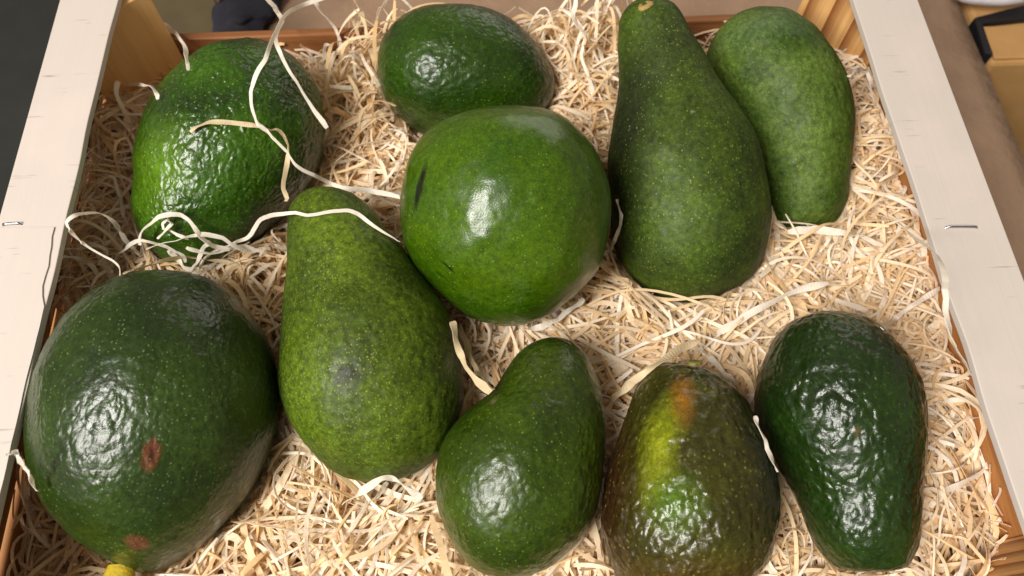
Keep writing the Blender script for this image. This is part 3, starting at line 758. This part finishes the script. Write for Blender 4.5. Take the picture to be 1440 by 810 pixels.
# loose strands that stand clear of the bed, one object each
M_strand = [wool_material('pale_strand', [(0, srgb(250, 244, 230)), (1, srgb(254, 248, 238))]),
            wool_material('tan_strand', [(0, srgb(240, 222, 184)), (1, srgb(244, 228, 192))])]
STRANDS = [
    ('long looping cream wood strand arching over the bumpy avocado by the corner post', 2.1, [[-0.0805, 0.3105, -0.0125], [-0.0861, 0.3085, -0.0129], [-0.0915, 0.3066, -0.0135], [-0.0953, 0.3017, -0.0115], [-0.0972, 0.2925, -0.0053], [-0.0971, 0.2801, 0.0034], [-0.0962, 0.2681, 0.011], [-0.0947, 0.2562, 0.0181], [-0.0936, 0.2448, 0.0248], [-0.094, 0.2369, 0.0274], [-0.0959, 0.2332, 0.0259], [-0.098, 0.2308, 0.0237], [-0.0999, 0.2284, 0.0219], [-0.1013, 0.2262, 0.0201], [-0.1023, 0.2245, 0.0183], [-0.1028, 0.2225, 0.0163], [-0.103, 0.2197, 0.0135], [-0.1026, 0.2169, 0.0103], [-0.1017, 0.215, 0.0076], [-0.1001, 0.2142, 0.0052], [-0.0983, 0.2134, 0.0028], [-0.0964, 0.2121, 0.0], [-0.0946, 0.2107, -0.0028], [-0.0928, 0.2091, -0.0058], [-0.0911, 0.2073, -0.0092], [-0.0891, 0.206, -0.0127], [-0.0864, 0.2056, -0.0165], [-0.0834, 0.2061, -0.0212], [-0.0806, 0.2072, -0.0266], [-0.0774, 0.2075, -0.031], [-0.0728, 0.2054, -0.0311], [-0.0666, 0.2013, -0.0265], [-0.0598, 0.1962, -0.0197], [-0.0531, 0.19, -0.012], [-0.0465, 0.1831, -0.004], [-0.0404, 0.1773, 0.0024]]),
    ("cream wood strand hanging behind the looping strand, down the bumpy avocado's side", 2.2, [[-0.1148, 0.3158, -0.0166], [-0.1134, 0.315, -0.0186], [-0.112, 0.3144, -0.0209], [-0.1107, 0.3137, -0.0238], [-0.1088, 0.3121, -0.0263], [-0.1066, 0.3064, -0.0248], [-0.1052, 0.2963, -0.0184], [-0.104, 0.2849, -0.0101], [-0.1015, 0.2732, -0.0016], [-0.0979, 0.2615, 0.0074], [-0.095, 0.2527, 0.0131], [-0.0932, 0.248, 0.0137], [-0.0923, 0.2466, 0.0103], [-0.0912, 0.245, 0.0068], [-0.0896, 0.243, 0.0032], [-0.0879, 0.241, -0.0003], [-0.0863, 0.2391, -0.0037], [-0.0846, 0.2372, -0.007], [-0.0826, 0.2351, -0.0105], [-0.0803, 0.2327, -0.014], [-0.0779, 0.2302, -0.0173]]),
    ("short tan strand lying flat across the bumpy avocado's glossy face", 1.9, [[-0.1295, 0.21, 0.0092], [-0.1277, 0.2113, 0.0097], [-0.1258, 0.2126, 0.0101], [-0.1234, 0.2136, 0.0102], [-0.1206, 0.2144, 0.0099], [-0.1174, 0.2151, 0.0092], [-0.1136, 0.2155, 0.0079], [-0.1096, 0.2157, 0.0065], [-0.1061, 0.2158, 0.0052], [-0.1031, 0.2158, 0.0039], [-0.1004, 0.2159, 0.0026], [-0.0979, 0.2163, 0.0016], [-0.0958, 0.2168, 0.0004], [-0.0943, 0.2165, -0.0013], [-0.0933, 0.2156, -0.0035], [-0.0928, 0.2141, -0.0058], [-0.0927, 0.2123, -0.0083], [-0.0927, 0.2094, -0.0099], [-0.0929, 0.2054, -0.0102], [-0.0933, 0.2004, -0.0095], [-0.0934, 0.1952, -0.0089], [-0.0925, 0.1898, -0.0085], [-0.0914, 0.1845, -0.0084]]),
    ('wide hooked strand curling out beside the left rail', 1.9, [[-0.1498, 0.1435, 0.006], [-0.1528, 0.1485, 0.001], [-0.156, 0.1534, -0.0037], [-0.1597, 0.1569, -0.0055], [-0.1645, 0.1595, -0.0056], [-0.1687, 0.1615, -0.0043], [-0.1699, 0.1619, 0.0009], [-0.1692, 0.161, 0.0083], [-0.1684, 0.1606, 0.0137], [-0.1681, 0.161, 0.0165], [-0.1675, 0.1618, 0.0182], [-0.1664, 0.1631, 0.0188], [-0.1652, 0.1648, 0.0182], [-0.1647, 0.1678, 0.0147], [-0.1646, 0.1721, 0.0083], [-0.1655, 0.1767, 0.0001], [-0.1669, 0.1798, -0.0081], [-0.1684, 0.1816, -0.016], [-0.1694, 0.1825, -0.0229], [-0.1696, 0.1816, -0.0277], [-0.1687, 0.1796, -0.0307], [-0.167, 0.1778, -0.0336], [-0.1651, 0.1762, -0.0367]]),
    ("looped strand curled against the bumpy avocado's lower end", 1.9, [[-0.1578, 0.1722, -0.0202], [-0.1564, 0.1741, -0.0176], [-0.1545, 0.1755, -0.0145], [-0.1518, 0.1768, -0.0119], [-0.1486, 0.1783, -0.0102], [-0.1455, 0.1797, -0.0093], [-0.1427, 0.1806, -0.0092], [-0.1401, 0.1811, -0.0096], [-0.1379, 0.181, -0.0105], [-0.1361, 0.1802, -0.0118], [-0.1344, 0.179, -0.0134], [-0.1331, 0.1775, -0.0151], [-0.1319, 0.1758, -0.017], [-0.1306, 0.1744, -0.019], [-0.1292, 0.1733, -0.0213], [-0.1275, 0.1728, -0.0239], [-0.1248, 0.1731, -0.027], [-0.1215, 0.1737, -0.03]]),
    ("small tight ring of wood strand at the bumpy avocado's lower end", 1.3, [[-0.1484, 0.1729, -0.0166], [-0.1471, 0.174, -0.0161], [-0.1457, 0.1749, -0.0154], [-0.1444, 0.176, -0.0146], [-0.1431, 0.1774, -0.0139], [-0.1423, 0.1786, -0.0132], [-0.1424, 0.1794, -0.0126], [-0.1429, 0.1799, -0.012], [-0.1437, 0.1799, -0.0118], [-0.1448, 0.1795, -0.0118], [-0.1456, 0.1788, -0.0122], [-0.1459, 0.178, -0.013], [-0.1456, 0.177, -0.014], [-0.1449, 0.1764, -0.015], [-0.1436, 0.1761, -0.0159], [-0.1418, 0.1757, -0.017], [-0.1395, 0.1751, -0.0184], [-0.1367, 0.1744, -0.0201]]),
    ('long thin strand running across the neck of the speckled pear-shaped avocado', 1.6, [[-0.136, 0.1674, -0.0355], [-0.1351, 0.1693, -0.0342], [-0.1339, 0.1712, -0.0328], [-0.1313, 0.173, -0.0319], [-0.1275, 0.1749, -0.0316], [-0.1234, 0.1767, -0.0314], [-0.1194, 0.1783, -0.0315], [-0.1156, 0.1799, -0.0315], [-0.1129, 0.1817, -0.0309], [-0.1111, 0.1834, -0.0292], [-0.1087, 0.1839, -0.0255], [-0.1052, 0.1826, -0.0199], [-0.1012, 0.1805, -0.0135], [-0.0965, 0.1776, -0.0073], [-0.0914, 0.1741, -0.0012], [-0.0865, 0.1713, 0.0032], [-0.0822, 0.1696, 0.005], [-0.0781, 0.1691, 0.0045], [-0.0733, 0.1696, 0.0039], [-0.0674, 0.1711, 0.0036], [-0.0622, 0.1717, 0.003], [-0.0588, 0.1706, 0.0017], [-0.0561, 0.1686, 0.0], [-0.053, 0.1669, -0.0016], [-0.0495, 0.1651, -0.0034], [-0.0463, 0.1636, -0.0051], [-0.0437, 0.1625, -0.0065], [-0.0415, 0.1615, -0.0077]]),
    ('broad folded strand between the speckled pear-shaped avocado and the smaller pear-shaped one', 3.0, [[-0.0202, 0.1269, -0.0154], [-0.0197, 0.1236, -0.0162], [-0.0191, 0.1203, -0.0168], [-0.0183, 0.1171, -0.0178], [-0.0173, 0.1139, -0.0189], [-0.0161, 0.1105, -0.0189], [-0.0145, 0.1069, -0.0178], [-0.0126, 0.1034, -0.0164], [-0.0104, 0.1002, -0.0149], [-0.0079, 0.0971, -0.0131], [-0.0055, 0.0943, -0.0119]]),
    ('second folded strand beside the broad one by the smaller pear-shaped avocado', 2.4, [[-0.0186, 0.1365, -0.0412], [-0.0175, 0.1329, -0.0412], [-0.0164, 0.1291, -0.0407], [-0.0154, 0.1254, -0.0406], [-0.0144, 0.1212, -0.0392], [-0.0131, 0.1164, -0.0353], [-0.0117, 0.1112, -0.0294], [-0.0102, 0.1063, -0.0236], [-0.0084, 0.1019, -0.0182], [-0.0063, 0.0981, -0.0135], [-0.0043, 0.0952, -0.0113]]),
    ('pale strand draped over the inner edge of the right rail', 2.2, [[0.1686, 0.1573, -0.0012], [0.1691, 0.1531, 0.0012], [0.1687, 0.1482, 0.005], [0.1678, 0.1431, 0.0096], [0.1666, 0.1381, 0.0146], [0.1652, 0.1332, 0.0195], [0.1635, 0.1283, 0.0241], [0.1615, 0.1234, 0.0283], [0.1594, 0.1186, 0.032], [0.1571, 0.1139, 0.0351], [0.1551, 0.1098, 0.0372], [0.1536, 0.1068, 0.0382], [0.1526, 0.1042, 0.0383], [0.1523, 0.1011, 0.0375], [0.1526, 0.0973, 0.036], [0.1534, 0.0937, 0.0341], [0.1548, 0.0907, 0.0317], [0.1569, 0.0882, 0.0286], [0.1599, 0.0863, 0.0247], [0.1639, 0.0851, 0.0201], [0.1673, 0.0836, 0.0165]]),
    ('wide pale shaving at the tip of the slender avocado by the right post', 3.6, [[0.1416, 0.1798, -0.0463], [0.1456, 0.1796, -0.045], [0.1496, 0.1795, -0.0439], [0.1536, 0.179, -0.0433], [0.1574, 0.1781, -0.0432], [0.1614, 0.177, -0.0432], [0.1658, 0.176, -0.0429], [0.1702, 0.1746, -0.0426], [0.1746, 0.1726, -0.0423], [0.1789, 0.1701, -0.042], [0.1831, 0.1673, -0.0416]]),
    ('short upright strand in the gap beside the round smooth avocado', 1.5, [[0.0556, 0.1861, -0.0203], [0.0561, 0.184, -0.0215], [0.0566, 0.182, -0.0226], [0.0569, 0.18, -0.0237], [0.057, 0.1781, -0.0248], [0.0569, 0.1764, -0.0262], [0.0563, 0.1751, -0.0283], [0.0555, 0.1741, -0.0311], [0.0549, 0.1733, -0.0342], [0.0544, 0.1724, -0.0374], [0.0538, 0.1711, -0.04]]),
    ('kinked strand springing up from the left corner post', 1.8, [[-0.1835, 0.3219, -0.0388], [-0.1815, 0.3227, -0.0383], [-0.1795, 0.3232, -0.0378], [-0.1778, 0.3231, -0.0381], [-0.1764, 0.3223, -0.0394], [-0.1751, 0.3216, -0.041], [-0.1728, 0.3198, -0.0417], [-0.168, 0.3129, -0.0374], [-0.1608, 0.3005, -0.0278], [-0.1532, 0.2863, -0.0165], [-0.1458, 0.2718, -0.0047], [-0.1388, 0.2572, 0.0071], [-0.1341, 0.2465, 0.0152], [-0.132, 0.2414, 0.0178], [-0.1321, 0.2407, 0.0161], [-0.1322, 0.2401, 0.0143]]),
    ('straight pale strand standing up against the end board', 2.0, [[-0.0695, 0.3164, -0.0186], [-0.068, 0.3143, -0.0209], [-0.0664, 0.3117, -0.0227], [-0.0651, 0.3082, -0.0239], [-0.0642, 0.304, -0.0245], [-0.0633, 0.2995, -0.0249], [-0.0625, 0.2952, -0.0256], [-0.0616, 0.2911, -0.0266], [-0.0608, 0.2873, -0.0285], [-0.0598, 0.2839, -0.0314], [-0.0592, 0.2814, -0.0348], [-0.0591, 0.2798, -0.0381], [-0.0592, 0.2786, -0.0414]]),
    ('tan strand leaning from the end board towards the bumpy avocado', 2.2, [[-0.0671, 0.3145, -0.0287], [-0.0685, 0.3126, -0.0316], [-0.07, 0.3107, -0.0345], [-0.0718, 0.3082, -0.0369], [-0.0737, 0.3049, -0.0383], [-0.0757, 0.3007, -0.039], [-0.0778, 0.2962, -0.0396], [-0.0799, 0.2919, -0.0404], [-0.0817, 0.288, -0.0417], [-0.0831, 0.2849, -0.0439], [-0.0847, 0.2823, -0.0466]]),
    ("thin strand bowed over the bumpy avocado's shoulder", 1.8, [[-0.1145, 0.3148, -0.0433], [-0.1107, 0.3142, -0.0449], [-0.1069, 0.3133, -0.0463], [-0.1037, 0.3121, -0.0478], [-0.1012, 0.3109, -0.0496], [-0.099, 0.3097, -0.0518], [-0.0973, 0.3085, -0.0545], [-0.0957, 0.3074, -0.0576]]),
    ('white strand wedged between the brown-tinged avocado and the dark avocado beside it', 1.7, [[0.0925, 0.0765, 0.0], [0.0928, 0.0736, 0.0009], [0.093, 0.0707, 0.0018], [0.0934, 0.0678, 0.0021], [0.0941, 0.0649, 0.0019], [0.0952, 0.0622, 0.0005], [0.0966, 0.0597, -0.0022], [0.0983, 0.0572, -0.0055]]),
    ('wide tan strand behind the shoulder of the brown-tinged avocado', 3.0, [[0.0455, 0.098, -0.0406], [0.0476, 0.0986, -0.0365], [0.0495, 0.0988, -0.031], [0.0519, 0.0993, -0.0253], [0.0546, 0.1001, -0.0199], [0.0579, 0.1016, -0.0161], [0.0621, 0.1042, -0.0159], [0.0672, 0.1079, -0.0184], [0.073, 0.1119, -0.0225], [0.0792, 0.1157, -0.0265], [0.0852, 0.1189, -0.0286]]),
    ("white strand resting behind the brown-tinged avocado's stem", 2.4, [[0.0875, 0.1199, -0.0398], [0.0894, 0.1171, -0.0401], [0.0913, 0.1144, -0.0402], [0.0931, 0.1118, -0.0402], [0.095, 0.1094, -0.0402], [0.0968, 0.1069, -0.0402], [0.0989, 0.1044, -0.0403], [0.101, 0.1018, -0.0404]]),
    ("level white strand beside the dark avocado's shoulder, reaching under the right rail", 2.4, [[0.1875, 0.0913, -0.0467], [0.1893, 0.0913, -0.0455], [0.1911, 0.0912, -0.0442], [0.1932, 0.091, -0.0429], [0.1958, 0.0908, -0.0416], [0.1988, 0.0906, -0.0411], [0.2025, 0.0905, -0.0418], [0.2065, 0.0903, -0.0429]]),
    ('long straight strand slanting towards the right rail', 2.2, [[0.1508, 0.1105, -0.0037], [0.1684, 0.1228, -0.0301], [0.1802, 0.1309, -0.0452], [0.1829, 0.1325, -0.0431], [0.1858, 0.1343, -0.0409], [0.1895, 0.1363, -0.0388], [0.1945, 0.1389, -0.0374], [0.2004, 0.1419, -0.0367]]),
    ('pale strand bent along the right side board', 2.4, [[0.1735, 0.048, -0.0476], [0.1771, 0.0503, -0.0467], [0.181, 0.0526, -0.0462], [0.1856, 0.0547, -0.0466], [0.191, 0.0568, -0.0478], [0.1964, 0.0589, -0.0492], [0.2012, 0.0613, -0.0497], [0.205, 0.0637, -0.0492], [0.2075, 0.0663, -0.0486], [0.2091, 0.0693, -0.0482], [0.2103, 0.0722, -0.0477]]),
    ('broad cream strand stretched out below the speckled pear-shaped avocado', 2.8, [[-0.0669, 0.0594, -0.0388], [-0.0635, 0.061, -0.037], [-0.0599, 0.0623, -0.0344], [-0.0562, 0.0638, -0.0319], [-0.0525, 0.0656, -0.0299], [-0.0491, 0.0668, -0.0291], [-0.0464, 0.0667, -0.0301], [-0.0439, 0.0657, -0.0323], [-0.0413, 0.0644, -0.0353], [-0.0386, 0.0624, -0.0389], [-0.0358, 0.0601, -0.0417]]),
    ('cream strand crossing the bed below the round smooth avocado', 2.6, [[0.0057, 0.134, -0.0462], [0.0093, 0.1342, -0.0461], [0.013, 0.1344, -0.0458], [0.0167, 0.1351, -0.0455], [0.0205, 0.1361, -0.0451], [0.024, 0.1373, -0.0447], [0.0272, 0.1388, -0.0442], [0.03, 0.1406, -0.0438], [0.0329, 0.1425, -0.0433], [0.0356, 0.1447, -0.0426], [0.0383, 0.1468, -0.0417]]),
    ("pale shaving lying beside the long-necked avocado's blunt end", 3.2, [[0.0979, 0.127, -0.0435], [0.1016, 0.1286, -0.042], [0.1054, 0.1304, -0.0407], [0.1096, 0.1325, -0.0396], [0.1142, 0.135, -0.0387], [0.1194, 0.1376, -0.0381], [0.1254, 0.1402, -0.0377], [0.1319, 0.1426, -0.0375], [0.1382, 0.1445, -0.0374], [0.1443, 0.1458, -0.0372], [0.1499, 0.1466, -0.0361]]),
    ('flat cream strand lying along the foot of the bumpy avocado', 2.2, [[-0.1543, 0.1698, -0.0194], [-0.1507, 0.1707, -0.0194], [-0.1469, 0.1714, -0.0189], [-0.1433, 0.1721, -0.0184], [-0.1399, 0.1729, -0.0179], [-0.1367, 0.1738, -0.0179], [-0.1335, 0.1748, -0.0182], [-0.1304, 0.1756, -0.019], [-0.1274, 0.176, -0.0205], [-0.1246, 0.176, -0.0226], [-0.1219, 0.1758, -0.0253], [-0.1197, 0.1755, -0.0288], [-0.1175, 0.1754, -0.0329], [-0.1148, 0.1765, -0.0369], [-0.1114, 0.1786, -0.0404], [-0.1075, 0.1804, -0.043]]),
    ("pale strand crossing under the looped strand at the bumpy avocado's foot", 2.0, [[-0.1476, 0.1722, -0.0257], [-0.1464, 0.1714, -0.0268], [-0.1453, 0.1706, -0.028], [-0.1441, 0.1693, -0.0296], [-0.1427, 0.1674, -0.0313], [-0.1411, 0.166, -0.0324], [-0.1392, 0.1659, -0.0323], [-0.1371, 0.1666, -0.0315], [-0.1354, 0.1678, -0.03], [-0.134, 0.1698, -0.0279], [-0.1326, 0.1718, -0.0263], [-0.1306, 0.1734, -0.0255], [-0.1286, 0.1751, -0.0251]]),
    ('narrow strand folded over itself behind the broad avocado', 1.8, [[-0.1477, 0.144, 0.0067], [-0.1461, 0.1483, 0.0015], [-0.1453, 0.1535, -0.0055], [-0.1445, 0.1587, -0.0124], [-0.1439, 0.1639, -0.0192], [-0.1426, 0.1683, -0.0257], [-0.1397, 0.1705, -0.0303], [-0.1354, 0.1707, -0.0327], [-0.1308, 0.1705, -0.0344], [-0.1262, 0.1704, -0.0359], [-0.1214, 0.1699, -0.0375], [-0.1165, 0.169, -0.0395], [-0.1114, 0.168, -0.0415]]),
    ('tall thin strand crossing in front of the end board', 1.9, [[-0.0912, 0.3195, -0.0216], [-0.09, 0.3178, -0.0243], [-0.0887, 0.3161, -0.0271], [-0.0869, 0.3145, -0.0298], [-0.0844, 0.3132, -0.0326], [-0.0824, 0.3117, -0.0354], [-0.0813, 0.31, -0.0385], [-0.0808, 0.3084, -0.042], [-0.0808, 0.3068, -0.0459], [-0.0814, 0.3052, -0.0504], [-0.0819, 0.3032, -0.0546]]),
    ('loose hoop of strand sticking up in front of the end board', 1.7, [[-0.0928, 0.2981, -0.0552], [-0.0917, 0.2998, -0.052], [-0.0906, 0.3013, -0.0487], [-0.0898, 0.3031, -0.0464], [-0.0891, 0.3052, -0.0446], [-0.0884, 0.3067, -0.0436], [-0.0872, 0.3069, -0.0433], [-0.0859, 0.3057, -0.0429], [-0.0853, 0.3034, -0.0427], [-0.0856, 0.3004, -0.0435], [-0.0859, 0.2977, -0.045], [-0.0855, 0.2955, -0.047], [-0.0848, 0.2937, -0.0495]]),
    ('cream strand hanging down between the egg-shaped and long-necked avocados', 2.0, [[0.0459, 0.2976, -0.0059], [0.0446, 0.2945, -0.0085], [0.0435, 0.2913, -0.0109], [0.0443, 0.2881, -0.0133], [0.0471, 0.2851, -0.0157], [0.0492, 0.2822, -0.0185], [0.0489, 0.2794, -0.0217], [0.0478, 0.2764, -0.025], [0.0485, 0.2731, -0.0284], [0.0508, 0.2695, -0.0317], [0.0529, 0.266, -0.0352], [0.0539, 0.263, -0.0388], [0.0543, 0.26, -0.0424]]),
    ('bright strand leaning on the neck of the long-necked avocado', 2.0, [[0.0636, 0.3026, -0.0113], [0.0624, 0.2994, -0.0132], [0.061, 0.2959, -0.0147], [0.0593, 0.2927, -0.0164], [0.0571, 0.2902, -0.0186], [0.0558, 0.2876, -0.0213], [0.0566, 0.2845, -0.0246], [0.0582, 0.2811, -0.0282], [0.0595, 0.2776, -0.0323], [0.0605, 0.2739, -0.0368], [0.0614, 0.2699, -0.0413]]),
    ('white strand zigzagging out from under the left rail', 1.8, [[-0.1989, 0.1795, -0.0346], [-0.1961, 0.1794, -0.0342], [-0.1929, 0.179, -0.0332], [-0.1898, 0.1788, -0.032], [-0.187, 0.1791, -0.0308], [-0.1846, 0.1792, -0.0305], [-0.1822, 0.1787, -0.0319], [-0.1802, 0.1778, -0.0339], [-0.1799, 0.1762, -0.035], [-0.1815, 0.1737, -0.0349], [-0.1823, 0.1716, -0.0353], [-0.1805, 0.1706, -0.037], [-0.1777, 0.17, -0.0395]]),
    ('second white strand beside the left rail, bent into a corner', 1.9, [[-0.1982, 0.1741, -0.0316], [-0.1951, 0.1739, -0.0318], [-0.1919, 0.1734, -0.0317], [-0.1892, 0.1728, -0.032], [-0.1871, 0.1722, -0.0329], [-0.1857, 0.1714, -0.0345], [-0.185, 0.1701, -0.0366], [-0.1847, 0.1685, -0.039]]),
    ('fine curl hanging between the left rail and the bumpy avocado', 1.5, [[-0.1921, 0.2161, -0.0375], [-0.1893, 0.2169, -0.0349], [-0.1862, 0.217, -0.0317], [-0.1836, 0.2166, -0.0298], [-0.1815, 0.2157, -0.0292], [-0.1798, 0.2142, -0.0293], [-0.1786, 0.2114, -0.0299], [-0.1778, 0.2079, -0.0309], [-0.177, 0.2046, -0.0319], [-0.1766, 0.2013, -0.0331], [-0.1762, 0.1984, -0.0348], [-0.1757, 0.1963, -0.0371], [-0.1752, 0.1944, -0.0398]]),
    ("thin strand arched over the hooked strand's end", 1.5, [[-0.1811, 0.1735, -0.039], [-0.177, 0.1747, -0.0358], [-0.1721, 0.175, -0.0311], [-0.167, 0.1748, -0.0264], [-0.162, 0.1744, -0.0218], [-0.1572, 0.1735, -0.0182], [-0.1529, 0.1721, -0.0167], [-0.1493, 0.171, -0.0175], [-0.1465, 0.1706, -0.0195], [-0.144, 0.1705, -0.0224], [-0.1422, 0.1703, -0.0254], [-0.1413, 0.1694, -0.0279], [-0.141, 0.1681, -0.0301]]),
    ("pale strand running from the bumpy avocado's foot towards the speckled pear-shaped avocado", 1.9, [[-0.1389, 0.1724, -0.0243], [-0.1346, 0.1717, -0.026], [-0.1303, 0.1712, -0.0278], [-0.1263, 0.172, -0.0295], [-0.1225, 0.1742, -0.031], [-0.1189, 0.1762, -0.0328], [-0.1157, 0.1772, -0.0352], [-0.1127, 0.1776, -0.0378], [-0.1097, 0.1778, -0.0404], [-0.1069, 0.1776, -0.0432], [-0.1039, 0.1771, -0.0456]]),
    ('cream strand crossing in front of the left corner post', 1.7, [[-0.2052, 0.2858, -0.0481], [-0.2017, 0.2868, -0.0483], [-0.1973, 0.2866, -0.0471], [-0.1905, 0.2823, -0.0416], [-0.1814, 0.274, -0.0317], [-0.1719, 0.264, -0.0206], [-0.1631, 0.2535, -0.0096], [-0.155, 0.243, 0.001], [-0.1495, 0.235, 0.0079], [-0.1471, 0.2307, 0.0098], [-0.1467, 0.2293, 0.0083]]),
    ('cream strand arching from the bed beside the right post', 2.0, [[0.1673, 0.2361, -0.0017], [0.1709, 0.2399, -0.0044], [0.1755, 0.2451, -0.009], [0.1802, 0.25, -0.0137], [0.1849, 0.2544, -0.0181], [0.1888, 0.2576, -0.0222], [0.191, 0.2585, -0.0246], [0.1919, 0.257, -0.0256], [0.193, 0.2539, -0.0278], [0.1949, 0.2498, -0.0319], [0.1969, 0.2454, -0.0364]]),
    ("curled strand poking over the left rail's lower inner edge", 1.8, [[-0.1649, 0.0609, 0.0045], [-0.1646, 0.0624, 0.008], [-0.1636, 0.0636, 0.0123], [-0.1626, 0.0647, 0.0166], [-0.1616, 0.0657, 0.0208], [-0.1609, 0.0666, 0.0243], [-0.1606, 0.0674, 0.0269], [-0.1607, 0.0681, 0.0286], [-0.161, 0.0682, 0.0295], [-0.1616, 0.0677, 0.0299], [-0.1623, 0.0672, 0.0301]]),
]
for (lab, wd, pts) in STRANDS:
    p = np.array(pts)
    mm = max(24, len(p) * 4)
    q = np.vstack([2 * p[0] - p[1], p, 2 * p[-1] - p[-2]])
    tt = np.linspace(0, len(p) - 1 - 1e-6, mm)
    i = tt.astype(int)
    f = (tt - i)[:, None]
    A0, A1, A2, A3 = q[i], q[i + 1], q[i + 2], q[i + 3]
    P = .5 * (2 * A1 + (A2 - A0) * f + (2 * A0 - 5 * A1 + 4 * A2 - A3) * f**2 + (3 * A1 - A0 - 3 * A2 + A3) * f**3)
    jit = np.stack([np.interp(np.arange(mm), np.arange(0, mm + 5, 5), rng.normal(0, .00028, len(np.arange(0, mm + 5, 5)))) for _ in range(3)], 1)
    jit[0] = jit[-1] = 0
    P = P + jit
    cen = P.mean(0)
    tw = rng.normal(0, .3) + rng.normal(0, 1.2) * np.linspace(-.5, .5, mm) + .8 * np.sin(np.linspace(0, rng.uniform(6, 16), mm))
    V, Fq = ribbons((P - cen)[None], np.array([wd * .00100]), np.array([.00022]), tw[None])
    so = bpy.data.objects.new('wood_strand', quad_mesh('wood_strand', V, Fq, M_strand[1 if ('tan' in lab or 'folded' in lab) else 0], False))
    COL.objects.link(so)
    so.location = cen
    tag(so, lab, 'wood strand', 'loose strands of wood wool')

# ------------------------------------------------------------------ things behind the crate
M_card = plain('cardboard', srgb(196, 150, 92), .75, 40, .16, .0006)
M_black = plain('black_foam', srgb(26, 26, 30), .5, 60, .3, .001)
M_white = plain('white_plastic', srgb(226, 226, 234), .35, 30, .08, .002)
M_navy = plain('navy_fabric', srgb(38, 38, 50), .8, 120, .4, .001)
M_leather = plain('brown_leather', srgb(70, 44, 32), .5, 80, .4, .001)
M_green = plain('sage_paper', srgb(122, 124, 88), .7, 50, .2, .0005)

cb = thing('cardboard_box', (.45, .40, FLOOR_Z), 'brown cardboard box with black foam rim beyond the paper edge', 'box')
child(box('carton', .3330, .60, .3380, .46, FLOOR_Z, -.114, M_card, None, .003), cb)
child(box('flap', .3345, .598, .3400, .368, -.1138, -.1115, M_card, None, .0008), cb)
rim = [(.3275, .343), (.3325, .341), (.3340, .3690), (.45, .3790), (.60, .3900), (.60, .402), (.45, .391), (.372, .3850), (.3300, .3740)]
child(prism('rim', rim, -.122, -.1090, M_black, None, .001), cb)


def lumpy(name, c, r, mat, seed, amp=.25, sc=40):
    n, m = 22, 32
    u = np.linspace(0, math.pi, n)[:, None]
    t = np.linspace(0, 2 * math.pi, m, endpoint=False)[None]
    V = np.stack([np.sin(u) * np.cos(t), np.sin(u) * np.sin(t), np.cos(u) * np.ones_like(t)], -1).reshape(-1, 3)
    d = 1 + amp * vnoise(V * np.array(r), sc, seed) + amp * .5 * vnoise(V * np.array(r), sc * 2.5, seed + 1)
    V = V * d[:, None] * np.array(r)
    V[:, 2] = np.maximum(V[:, 2], -r[2] * .8)
    V[:m] = V[:m].mean(0)
    V[-m:] = V[-m:].mean(0)
    ii = np.arange(n * m).reshape(n, m)
    jj = np.roll(ii, -1, 1)
    fq = np.stack([ii[:-1], ii[1:], jj[1:], jj[:-1]], -1).reshape(-1, 4)
    o = bpy.data.objects.new(name, quad_mesh(name, V, fq, mat))
    COL.objects.link(o)
    o.location = c
    return o


tag(lumpy('white_bag', (.346, .389, -.098), (.032, .014, .012), M_white, 3, .12, 30), 'crumpled white plastic bag lying on the cardboard box', 'bag')
tag(lumpy('folded_cloth', (-.160, .409, -.1070), (.024, .036, .007), M_navy, 5, .35, 70), 'folded dark navy cloth on the bench behind the end board', 'cloth')
tag(lumpy('leather_strap', (-.178, .424, -.1045), (.007, .022, .010), M_leather, 8, .2, 80), 'brown leather strap end beside the navy cloth', 'strap')
tag(lumpy('paper_scrap', (-.1665, .4300, -.0985), (.010, .014, .004), M_green, 11, .2, 90), 'crumpled sage green paper scrap lying on the navy cloth', 'paper scrap')
